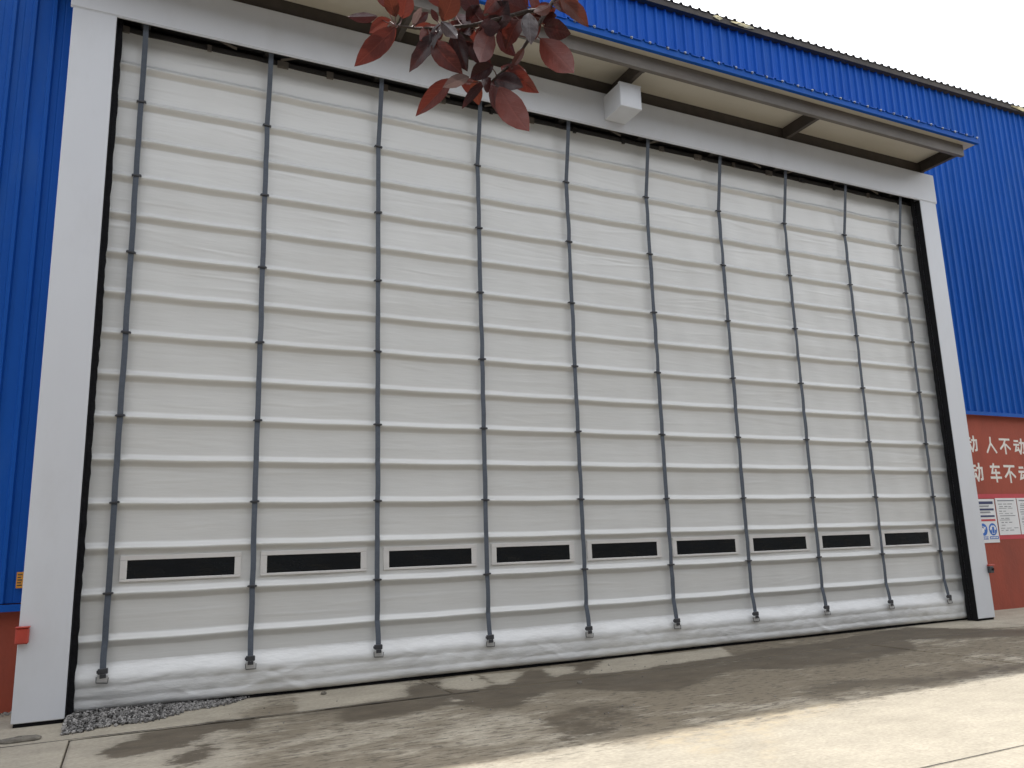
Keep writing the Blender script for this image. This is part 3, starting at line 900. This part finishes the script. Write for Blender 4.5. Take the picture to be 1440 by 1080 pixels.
mk('print', join(*[box(0.556, 0.60 - 0.01 * (q % 2), WALL_Y - 0.1195, WALL_Y - 0.118, 1.30 + 0.028 * q, 1.311 + 0.028 * q) for q in range(5)]), M['clip'], d3)

# ------------------------------------------------------------------ lettering and notices on the red wall
STROKES = {
    '动': [[(.07, .83), (.44, .83)], [(.0, .60), (.50, .60)], [(.26, .60), (.10, .22), (.42, .30)], [(.36, .44), (.48, .14)],
          [(.52, .72), (.94, .72), (.90, .14), (.76, .10)], [(.72, .98), (.70, .48), (.52, .02)]],
    '人': [[(.50, .98), (.46, .58), (.08, .03)], [(.48, .60), (.92, .03)]],
    '不': [[(.04, .90), (.96, .90)], [(.58, .88), (.36, .55), (.05, .30)], [(.50, .64), (.50, .0)], [(.60, .58), (.95, .30)]],
    '车': [[(.10, .83), (.90, .83)], [(.42, 1.0), (.20, .50), (.86, .50)], [(.04, .24), (.96, .24)], [(.54, .68), (.54, .0)]],
}
def char(name, body, x, z, w, h, parent):
    """one painted character, brush strokes of even width"""
    gs = []
    hw = 0.062
    for si, st in enumerate(STROKES[body]):
        yb = WALL_Y - 0.0012 - 0.0005 * si
        V, F = [], []
        n = len(st)
        for i, p in enumerate(st):
            p = Vector(p)
            d0 = (Vector(st[i]) - Vector(st[i - 1])).normalized() if i > 0 else None
            d1 = (Vector(st[i + 1]) - Vector(st[i])).normalized() if i < n - 1 else None
            d = ((d0 or d1) + (d1 or d0)).normalized()
            nn = Vector((-d.y, d.x)) * hw / max(0.5, d.dot(d1 or d0))
            if i == 0: p = p - d * 0.02
            if i == n - 1: p = p + d * 0.02
            for sg in (1, -1):
                q = p + nn * sg
                for yy_ in (yb, WALL_Y + 0.001):
                    V.append((x + q.x * w, yy_, z + q.y * h))
        for i in range(n - 1):
            a_, b_ = i * 4, i * 4 + 4
            F += [(a_, a_ + 2, b_ + 2, b_), (a_ + 1, b_ + 1, b_ + 3, a_ + 3), (a_, b_, b_ + 1, a_ + 1), (a_ + 2, a_ + 3, b_ + 3, b_ + 2)]
        F += [(0, 1, 3, 2), (n * 4 - 4, n * 4 - 2, n * 4 - 1, n * 4 - 3)]
        gs.append((V, F))
    return mk(name, join(*gs), M['text'], parent, (x, WALL_Y, z))
slog = thing('safety_slogan', (17.4, WALL_Y, 2.6), 'two lines of white Chinese characters painted on the red wall', 'lettering')
for body, x, z in (('动', 16.64, 3.07), ('人', 17.25, 3.06), ('不', 17.70, 3.05), ('动', 18.17, 3.05)):
    char('painted_character', body, x, z, 0.36, 0.335, slog)
for body, x, z in (('动', 16.68, 2.48), ('车', 17.26, 2.47), ('不', 17.72, 2.46), ('动', 18.20, 2.46)):
    char('painted_character', body, x, z, 0.37, 0.375, slog)

YP = WALL_Y
def sheet(x0, x1, z0, z1): return box(x0, x1, YP - 0.012, YP - 0.001, z0, z1, 0.002)
def mark(x0, x1, z0, z1, d=0.0): return box(x0, x1, YP - 0.0155 - d, YP - 0.0125, z0, z1)
def disc(cx, cz, r, y0, y1, n=24):
    V = [(cx + r * math.cos(2 * math.pi * i / n), y0, cz + r * math.sin(2 * math.pi * i / n)) for i in range(n)]
    V += [(v[0], y1, v[2]) for v in V]
    return V, [tuple(range(n))] + [((i + 1) % n, i, n + i, n + (i + 1) % n) for i in range(n)]
strip1 = thing('notice_board', (17.8, YP, 1.35), 'long red backing strips behind the white notices on the wall', 'notice board')
mk('red_strip', box(16.45, 19.6, YP - 0.005, YP - 0.0005, 2.145, 2.23), M['signred'], strip1)
mk('red_strip', box(17.25, 19.6, YP - 0.005, YP - 0.0005, 1.33, 1.43), M['signred'], strip1)
na = thing('safety_poster', (16.9, YP, 1.28), 'white safety poster with two round blue pictograms', 'poster')
nas = mk('poster_sheet', sheet(16.50, 17.245, 1.275, 2.13), M['poster'], na)
mk('navy_band', mark(16.52, 17.19, 2.03, 2.085), M['navy'], nas)
mk('navy_band', mark(16.56, 17.19, 1.905, 1.945), M['navy'], nas)
mk('navy_band', mark(16.56, 17.19, 1.775, 1.812), M['navy'], nas)
mk('text_line', join(*[mark(16.56, 17.05 + random.uniform(-.1, .1), zq, zq + 0.012) for zq in (1.855, 1.872, 1.975, 1.992)]), M['ink'], nas)
mk('red_band', mark(16.52, 17.2, 1.695, 1.735), M['signred'], nas)
for cx_, kind in ((16.79, 0), (17.08, 1)):
    dk = mk('pictogram_disc', disc(cx_, 1.535, 0.120, YP - 0.0155, YP - 0.0125), M['signblue'], nas, (cx_, YP, 1.535))
    if kind == 0:
        mk('pictogram', join(tube([(cx_ - 0.05, YP - 0.0165, 1.49), (cx_ + 0.05, YP - 0.0165, 1.58)], 0.014, 6), disc(cx_ - 0.03, 1.515, 0.05, YP - 0.0178, YP - 0.0156),
                             tube([(cx_ - 0.02, YP - 0.0165, 1.60), (cx_ + 0.06, YP - 0.0165, 1.54)], 0.009, 6)), M['poster'], dk)
    else:
        V = [(cx_ + a, YP - 0.0178, 1.535 + b_) for a, b_ in ((-0.045, -0.085), (0.045, -0.085), (0.045, 0.0), (0.085, -0.02), (0.095, 0.03), (0.04, 0.075), (-0.04, 0.075), (-0.095, 0.03), (-0.085, -0.02), (-0.045, 0.0))]
        mk('pictogram', (V, [tuple(range(10))]), M['poster'], dk)
        mk('pictogram_body', ([(cx_ + a, YP - 0.0186, 1.535 + b_) for a, b_ in ((-0.034, -0.075), (0.034, -0.075), (0.034, 0.05), (-0.034, 0.05))], [(0, 1, 2, 3)]), M['signblue'], dk)
for xa, xb in ((16.68, 16.91), (16.96, 17.22)):
    bd = mk('caption_band', mark(xa, xb, 1.345, 1.40), M['signblue'], nas)
    mk('caption', join(*[mark(xa + 0.02 + q * 0.045, xa + 0.05 + q * 0.045, 1.358, 1.388, 0.002) for q in range(5)]), M['poster'], bd)
def notice(x0, label):
    t = thing('notice_sheet', (x0 + 0.33, YP, 1.42), label, 'notice')
    s = mk('paper_sheet', sheet(x0, x0 + 0.66, 1.415, 2.145), M['poster'], t)
    L = [mark(x0 + 0.06, x0 + 0.58, 2.085, 2.105)]
    z = 2.02
    while z > 1.46:
        n = random.choice((1, 2, 2, 3))
        a = x0 + 0.05 + random.uniform(0, 0.05)
        for q in range(n):
            l = random.uniform(0.06, 0.5 / n)
            L.append(mark(a, a + l, z, z + random.uniform(0.008, 0.016)))
            a += l + random.uniform(0.03, 0.09)
            if a > x0 + 0.5: break
        z -= random.uniform(0.03, 0.06)
    mk('text_line', join(*L), M['ink'], s)
notice(17.285, 'white notice sheet with fine grey lines next to the pictogram poster')
notice(17.975, 'white notice sheet beyond the first, over the same red strips')

# ------------------------------------------------------------------ gravel heap at the foot of the door
gpoly = gp([(96, 1012), (120, 1021), (190, 1024), (232, 1016), (262, 1004), (290, 996), (312, 990), (308, 986), (200, 994), (110, 1006)])
gpoly = [(x, y) for x, y in gpoly] + []
gx0, gx1 = 1.18, 2.95
V, F, tone = [], [], []
ico_v = [(0, 0, 1), (.9, 0, .35), (.28, .85, .35), (-.72, .53, .35), (-.72, -.53, .35), (.28, -.85, .35),
         (.72, .53, -.4), (-.28, .85, -.4), (-.9, 0, -.4), (-.28, -.85, -.4), (.72, -.53, -.4)]
ico_f = [(0, 1, 2), (0, 2, 3), (0, 3, 4), (0, 4, 5), (0, 5, 1), (1, 6, 2), (2, 6, 7), (2, 7, 3), (3, 7, 8), (3, 8, 4), (4, 8, 9), (4, 9, 5), (5, 9, 10), (5, 10, 1), (1, 10, 6)]
cnt = 0
while cnt < 3600:
    x = random.uniform(1.16, 2.98)
    t = (x - 1.16) / 1.75
    ylow = -0.78 + 0.70 * max(0, t) ** 1.6 + 0.05 * math.sin(x * 9) - (0.06 if t < .6 else 0)
    y = random.uniform(-0.92, 0.0)
    if y < ylow + random.gauss(0, 0.02): continue
    hgt = 0.05 * min(1, (y - ylow) / 0.3) * max(0.15, 1 - t)
    r = random.uniform(0.009, 0.021)
    a, b_, c_ = (random.uniform(0.7, 1.3) for _ in range(3))
    q = Quaternion((random.gauss(0, 1), random.gauss(0, 1), random.gauss(0, 1), random.gauss(0, 1))).normalized()
    zc = random.uniform(0.003, 0.012 + hgt)
    n = len(V)
    for v in ico_v:
        p = q @ Vector((v[0] * a * random.uniform(.85, 1.15), v[1] * b_, v[2] * c_)) * r
        V.append((x + p.x, y + p.y, zc + p.z))
    F += [tuple(k + n for k in f) for f in ico_f]
    tone += [random.random() ** 1.3] * len(ico_v)
    cnt += 1
# scattered grit over the worn apron and along the left wall
for q_ in range(700):
    if q_ < 420:
        x, y = random.uniform(2.5, 15), random.uniform(-3.4, -0.15)
        if random.random() > 0.35 + 0.4 * math.sin(x * 1.3 + y * 2): continue
        r = random.uniform(0.003, 0.010)
    else:
        x, y, r = random.uniform(-3, 0.66), 0.60 - abs(random.gauss(0, 0.08)), random.uniform(0.008, 0.022)
    n = len(V)
    for v in ico_v:
        V.append((x + v[0] * r * random.uniform(.7, 1.3), y + v[1] * r, r * 0.4 + v[2] * r * .7))
    F += [tuple(k + n for k in f) for f in ico_f]
    tone += [random.random() * 0.6] * len(ico_v)
gr = mk('gravel', (V, F), M['gravel'])
at = gr.data.attributes.new('tone', 'FLOAT', 'POINT')
at.data.foreach_set('value', tone)
tag(gr, 'grey crushed gravel heaped under the left end of the door', 'gravel', kind='stuff')

# flat lump lying on the slab in front of the post
def lump(cx, cy, lx, ly, h, seed):
    r_ = random.Random(seed)
    V, F = [], []
    nu, nv = 14, 5
    rad = [r_.uniform(0.75, 1.15) for _ in range(nu)]
    for j in range(nv + 1):
        t = j / nv
        rr = math.cos(t * math.pi / 2) ** 0.55
        for i in range(nu):
            a = 2 * math.pi * i / nu
            V.append((cx + math.cos(a) * lx * rr * rad[i], cy + math.sin(a) * ly * rr * rad[(i + 3) % nu] + 0.25 * lx * math.cos(a) * rr * 0.2, 0.001 + h * math.sin(t * math.pi / 2) * r_.uniform(0.8, 1.1)))
    for j in range(nv):
        for i in range(nu):
            F.append((j * nu + i, j * nu + (i + 1) % nu, (j + 1) * nu + (i + 1) % nu, (j + 1) * nu + i))
    F.append(tuple(nv * nu + i for i in range(nu)))
    return V, F
s1 = mk('concrete_chunk', lump(0.84, -0.93, 0.19, 0.075, 0.035, 3), M['stone'], None, (0.84, -0.93, 0))
tag(s1, 'flat dirty chunk of concrete lying on the slab before the white post', 'stone')
s2 = mk('pebble', lump(*px_ground(455, 976)[:2], 0.035, 0.03, 0.03, 5), M['stone'])
tag(s2, 'small stone on the pale dry slab close to the door hem', 'stone')
s3 = mk('pebble', lump(*px_ground(815, 961)[:2], 0.03, 0.03, 0.025, 9), M['stone'])
tag(s3, 'tiny dark stone lying in the wet streak on the concrete', 'stone')

# ------------------------------------------------------------------ purple-leaved tree: trunk beside the yard, one twig hanging in front
tree = thing('purple_leaf_tree', (-2.3, -8.6, 0), 'purple leaved plum tree with a twig hanging before the white door', 'tree')
def jit(p, s): return Vector(p) + Vector((random.gauss(0, s), random.gauss(0, s), random.gauss(0, s)))
trunk_pts = [(-2.3, -8.6, -0.01), (-2.28, -8.58, 0.5), (-2.33, -8.62, 1.1), (-2.25, -8.6, 1.8), (-2.3, -8.65, 2.5), (-2.22, -8.6, 3.3), (-2.3, -8.6, 4.2), (-2.25, -8.7, 5.0)]
mk('trunk', tube(trunk_pts, [0.13, 0.11, 0.10, 0.095, 0.085, 0.06, 0.04, 0.02], 10), M['bark'], tree, smooth=True)
tw0 = px(775, -60, 1.35)
limb_pts = [(-2.25, -8.6, 1.9), (-1.5, -8.65, 2.5), (-0.6, -8.75, 2.85), (0.4, -8.75, 2.98), (1.3, -8.68, 2.95), (tw0.x, tw0.y, tw0.z)]
mk('limb', tube(limb_pts, [0.055, 0.045, 0.034, 0.022, 0.012, 0.006], 8), M['bark'], tree, smooth=True)
for e in ((-3.9, -9.4, 4.0), (-1.2, -9.8, 4.1), (-3.3, -7.4, 4.3), (-1.4, -7.7, 4.4), (-2.9, -9.9, 3.2)):
    mid_ = (Vector(e) + Vector((-2.28, -8.6, 2.4))) * 0.5 + Vector((0, 0, 0.2))
    mk('limb', tube([(-2.27, -8.6, 2.1), mid_, e], [0.05, 0.03, 0.008], 7), M['bark'], tree, smooth=True)

def leaf_geo(fold=0.35, curl=0.3, wave=0.04):
    """unit leaf along +x (0..1), width 1 along y, facing +z; also the leaf coordinates (t, w)"""
    V, F, T = [], [], []
    ts = (0, .06, .16, .28, .42, .56, .70, .82, .92, 1.0)
    ws = (.03, .30, .66, .90, 1.0, .97, .80, .54, .25, 0.0)
    cr = (-1, -.62, -.28, -.07, 0, .07, .28, .62, 1)
    ph = random.uniform(0, 6)
    bend = random.uniform(-0.10, 0.10)
    for t, wd in zip(ts, ws):
        for c in cr:
            w = wd * 0.5 * c
            zc = -curl * (t - 0.25) ** 2 + fold * abs(w) * (1 - 0.35 * abs(c)) + (0.012 if abs(c) < 0.05 else 0)
            zc += wave * abs(c) * math.sin(t * 17 + ph + (2 if c > 0 else 0)) * wd
            V.append((t, w + bend * math.sin(math.pi * t), zc))
            T.append((t, abs(c) * wd))
    k = len(cr)
    for i in range(len(ts) - 1):
        for q in range(k - 1):
            F.append((i * k + q, (i + 1) * k + q, (i + 1) * k + q + 1, i * k + q + 1))
    return V, F, T

tw_paths = [
    [(775, -60, 1.35), (779, 0, 1.30), (765, 22, 1.28), (742, 58, 1.26), (722, 88, 1.25), (700, 106, 1.25), (688, 118, 1.25)],
    [(768, 14, 1.285), (742, 16, 1.27), (700, 27, 1.24), (662, 36, 1.22), (618, 40, 1.21), (585, 40, 1.20), (556, 36, 1.20)],
]
twigs = []
for wp in tw_paths:
    pts = [px(*p) for p in wp]
    r0 = [0.0042 - 0.0026 * i / (len(pts) - 1) for i in range(len(pts))]
    twigs.append(mk('twig', tube(pts, r0, 7), M['bark'], tree, pts[1], True))
LEAVES = [  # twig, base, tip, width, material, depth, roll
    (1, (556, 38), (498, 93), 30, 'leaf_red', 1.19, .3), (1, (550, 28), (517, 46), 17, 'leaf_red', 1.22, -.5), (1, (531, 23), (488, 26), 14, 'leaf_dark', 1.22, .6),
    (1, (557, 24), (546, -14), 20, 'leaf_rust', 1.21, .2), (1, (566, 26), (574, -16), 28, 'leaf_red', 1.23, -.3), (1, (581, 36), (593, 9), 10, 'leaf_grey', 1.2, .7),
    (1, (616, 44), (572, 98), 22, 'leaf_dark', 1.19, .7), (1, (608, 57), (650, 102), 30, 'leaf_red', 1.19, -.2), (1, (638, 44), (656, 100), 28, 'leaf_dark', 1.22, .5),
    (1, (622, 30), (640, -22), 30, 'leaf_rust', 1.20, .2), (1, (612, 40), (582, 38), 12, 'leaf_red', 1.22, -.4), (1, (616, 31), (606, 12), 9, 'leaf_dark', 1.23, .3),
    (1, (620, 30), (643, 56), 18, 'leaf_grey', 1.18, -.5), (1, (658, 38), (676, 6), 28, 'leaf_dark', 1.24, .3), (1, (690, 30), (714, 0), 30, 'leaf_dark', 1.25, -.4),
    (0, (744, 18), (704, 2), 30, 'leaf_dark', 1.27, .4), (1, (692, 38), (669, 93), 32, 'leaf_red', 1.23, -.3), (1, (732, 26), (710, 66), 26, 'leaf_red', 1.25, .5),
    (0, (744, 18), (747, 62), 24, 'leaf_grey', 1.26, -.3), (0, (764, 38), (801, 48), 28, 'leaf_dark', 1.29, .3), (0, (760, 54), (809, 107), 38, 'leaf_red', 1.27, -.2),
    (0, (774, 8), (749, 19), 15, 'leaf_rust', 1.27, .5), (0, (788, -4), (828, 38), 22, 'leaf_rust', 1.28, -.6), (0, (786, -10), (812, 24), 26, 'leaf_rust', 1.30, .3),
    (0, (634, 110), (584, 160), 24, 'leaf_red', 1.24, .4), (0, (660, 108), (622, 122), 17, 'leaf_grey', 1.22, -.3), (0, (694, 92), (660, 110), 24, 'leaf_dark', 1.22, .3),
    (0, (682, 114), (648, 152), 13, 'leaf_dark', 1.24, .6), (0, (668, 112), (673, 148), 19, 'leaf_rust', 1.25, -.2), (0, (694, 112), (699, 160), 17, 'leaf_dark', 1.25, .8),
    (0, (704, 94), (754, 131), 27, 'leaf_red', 1.26, .4), (0, (702, 122), (745, 187), 38, 'leaf_red', 1.23, -.2), (0, (737, 68), (718, 98), 11, 'leaf_rust', 1.25, .3),
    (1, (626, 10), (598, -26), 24, 'leaf_red', 1.22, .3), (1, (704, -8), (682, 18), 22, 'leaf_red', 1.25, -.3), (1, (668, 20), (650, -14), 26, 'leaf_dark', 1.24, .4),
    (0, (700, 40), (725, 80), 20, 'leaf_dark', 1.28, .6), (1, (655, 60), (690, 96), 24, 'leaf_dark', 1.26, -.4), (0, (716, 12), (742, 40), 22, 'leaf_dark', 1.29, .2),
    (1, (640, 20), (664, 52), 20, 'leaf_dark', 1.25, .2), (1, (545, 12), (530, -18), 16, 'leaf_red', 1.21, .2), (0, (690, 110), (676, 128), 18, 'leaf_dark', 1.24, -.5),
]
lr = random.Random(21)
for q in range(30):
    ti = lr.choice((0, 1, 1))
    bx_, by_, bd_ = lr.choice(tw_paths[ti][1:])
    bx_ += lr.uniform(-14, 14); by_ += lr.uniform(-8, 8)
    an = lr.uniform(0, 6.28) if by_ < 40 else lr.uniform(-0.2, 3.3)
    ln = lr.uniform(26, 52)
    LEAVES.append((ti, (bx_, by_), (bx_ + ln * math.cos(an), by_ + ln * math.sin(an) * 0.9), lr.uniform(13, 27), lr.choice(('leaf_dark', 'leaf_dark', 'leaf_red')), bd_ + lr.uniform(0.0, 0.05), lr.uniform(-.7, .7)))
twig_pts = [[px(*p) for p in wp] for wp in tw_paths]
for ti, b0, t0, wpx, mat, dist, roll in LEAVES:
    A = px(b0[0], b0[1], dist)
    dt = dist + random.uniform(-0.035, 0.02)
    B_ = px(t0[0], t0[1], dt)
    L = (B_ - A).length
    ex = (B_ - A).normalized()
    toc = (CAM - A).normalized()
    ez = (toc - ex * toc.dot(ex)).normalized()
    ez = Quaternion(ex, roll * 0.9) @ ez
    if random.random() < 0.45: ez = -ez
    ey = ez.cross(ex)
    W_ = wpx / 1105.75 * dist / max(0.55, math.cos(roll * 0.9))
    g, F, T = leaf_geo(random.uniform(0.1, 0.7), random.uniform(0.05, 0.6), random.uniform(0.02, 0.06))
    V = [A + ex * (v[0] * L) + ey * (v[1] * W_) + ez * (v[2] * W_) for v in g]
    lf = mk('leaf', (V, F), M[mat], twigs[ti], A, True)
    for nm, q in (('lt', 0), ('lw', 1)):
        lf.data.attributes.new(nm, 'FLOAT', 'POINT').data.foreach_set('value', [c[q] for c in T])
    # petiole to the nearest point of its twig
    best = min((p for i in range(len(twig_pts[ti]) - 1) for p in [twig_pts[ti][i].lerp(twig_pts[ti][i + 1], s / 8) for s in range(9)]), key=lambda p: (p - A).length)
    d_ = (best - A).length
    if d_ > 0.045: best = A + (best - A) * 1.0
    stalk = tube([best, (best + A) * 0.5 + Vector((0, 0, -0.002)), A + ex * 0.004], [0.0011, 0.0009, 0.0007], 5)
    mk('leaf_stalk', stalk, M['stalk'], twigs[ti], A)

# the crown over the trunk, outside the picture on the left
V, F = [], []
clumps = [Vector((random.gauss(-2.35, 0.85), random.gauss(-8.75, 0.8), random.gauss(4.0, 0.7))) for _ in range(75)]
for c_ in clumps:
    if c_.x > -0.7 or c_.z < 2.6: continue
    for _ in range(60):
        A = c_ + Vector((random.gauss(0, .26), random.gauss(0, .26), random.gauss(0, .22)))
        ex = Vector((random.gauss(0, 1), random.gauss(0, 1), random.gauss(-.5, .7))).normalized()
        ez = Vector((random.gauss(0, .6), random.gauss(0, .6), 1)); ez = (ez - ex * ez.dot(ex)).normalized()
        ey = ez.cross(ex)
        L, W_ = random.uniform(0.05, 0.085), random.uniform(0.028, 0.042)
        n = len(V)
        for a, b_, h in ((0, 0, 0), (.45, -.5, .12), (.45, 0, 0), (.45, .5, .12), (1, 0, -.15)):
            V.append(A + ex * (a * L) + ey * (b_ * W_) + ez * (h * W_))
        F += [(n, n + 1, n + 2), (n, n + 2, n + 3), (n + 1, n + 4, n + 2), (n + 2, n + 4, n + 3)]
cr = mk('crown', (V, F), M['leaf_red'], tree)
cr['kind'] = 'stuff'

# unseen tree copies added at the left to darken the blue wall
for (tx, ty, rz, lb) in ((-3.9, -3.4, 1.0, 'unseen purple leaved tree added to shade the blue wall'), (-6.3, -7.4, 2.2, 'unseen purple leaved tree added farther left to block sky light')):
    r = thing('purple_leaf_tree', (tx, ty, 0), lb, 'tree', 'purple trees added to block sky light')
    r.rotation_euler.z = rz
    for ch in list(tree.children):
        if ch.name.split('.')[0] in ('trunk', 'crown') or (ch.name.startswith('limb') and ch.name != 'limb'):
            c = ch.copy(); C.objects.link(c); c.parent = r

# unseen hall added across the yard to block low sky light
hall = thing('added_sky_block_hall', (-18, -17.5, 0), 'unseen greyish hall added across the yard to block low sky light', 'building')
HX0, HX1, HY, HZ = -46.0, 42.0, -17.0, 13.0
mk('masonry_wall', box(HX0, HX1, HY - 0.3, HY, -0.03, 1.2), M['added_hall_grey'], hall)
V, F = [], []
x = HX0
prof = []
while x < HX1 - 0.2:
    prof += [(x, 0), (x + 0.3, 0), (x + 0.33, 0.05), (x + 0.39, 0.05), (x + 0.42, 0)]
    x += 0.5
mk('wall_sheet', grid(np.array([[(a, HY + 0.02 + d, z) for a, d in prof] for z in (1.2, 7, HZ)])), M['added_hall_grey'], hall)
mk('inner_wall', join(box(HX0, HX1, HY - 0.2, HY - 0.05, 1.2, HZ), box(HX1 - 0.15, HX1, HY - 25, HY - 0.2, -0.03, HZ)), M['added_hall_grey'], hall)
mk('roof', ([(HX0 - .3, HY + 0.3, HZ + 0.02), (HX1 + .3, HY + 0.3, HZ + 0.02), (HX1 + .3, HY - 13, HZ + 1.3), (HX0 - .3, HY - 13, HZ + 1.3), (HX1 + .3, HY - 25.3, HZ), (HX0 - .3, HY - 25.3, HZ)],
              [(0, 1, 2, 3), (3, 2, 4, 5)]), M['roof'], hall)
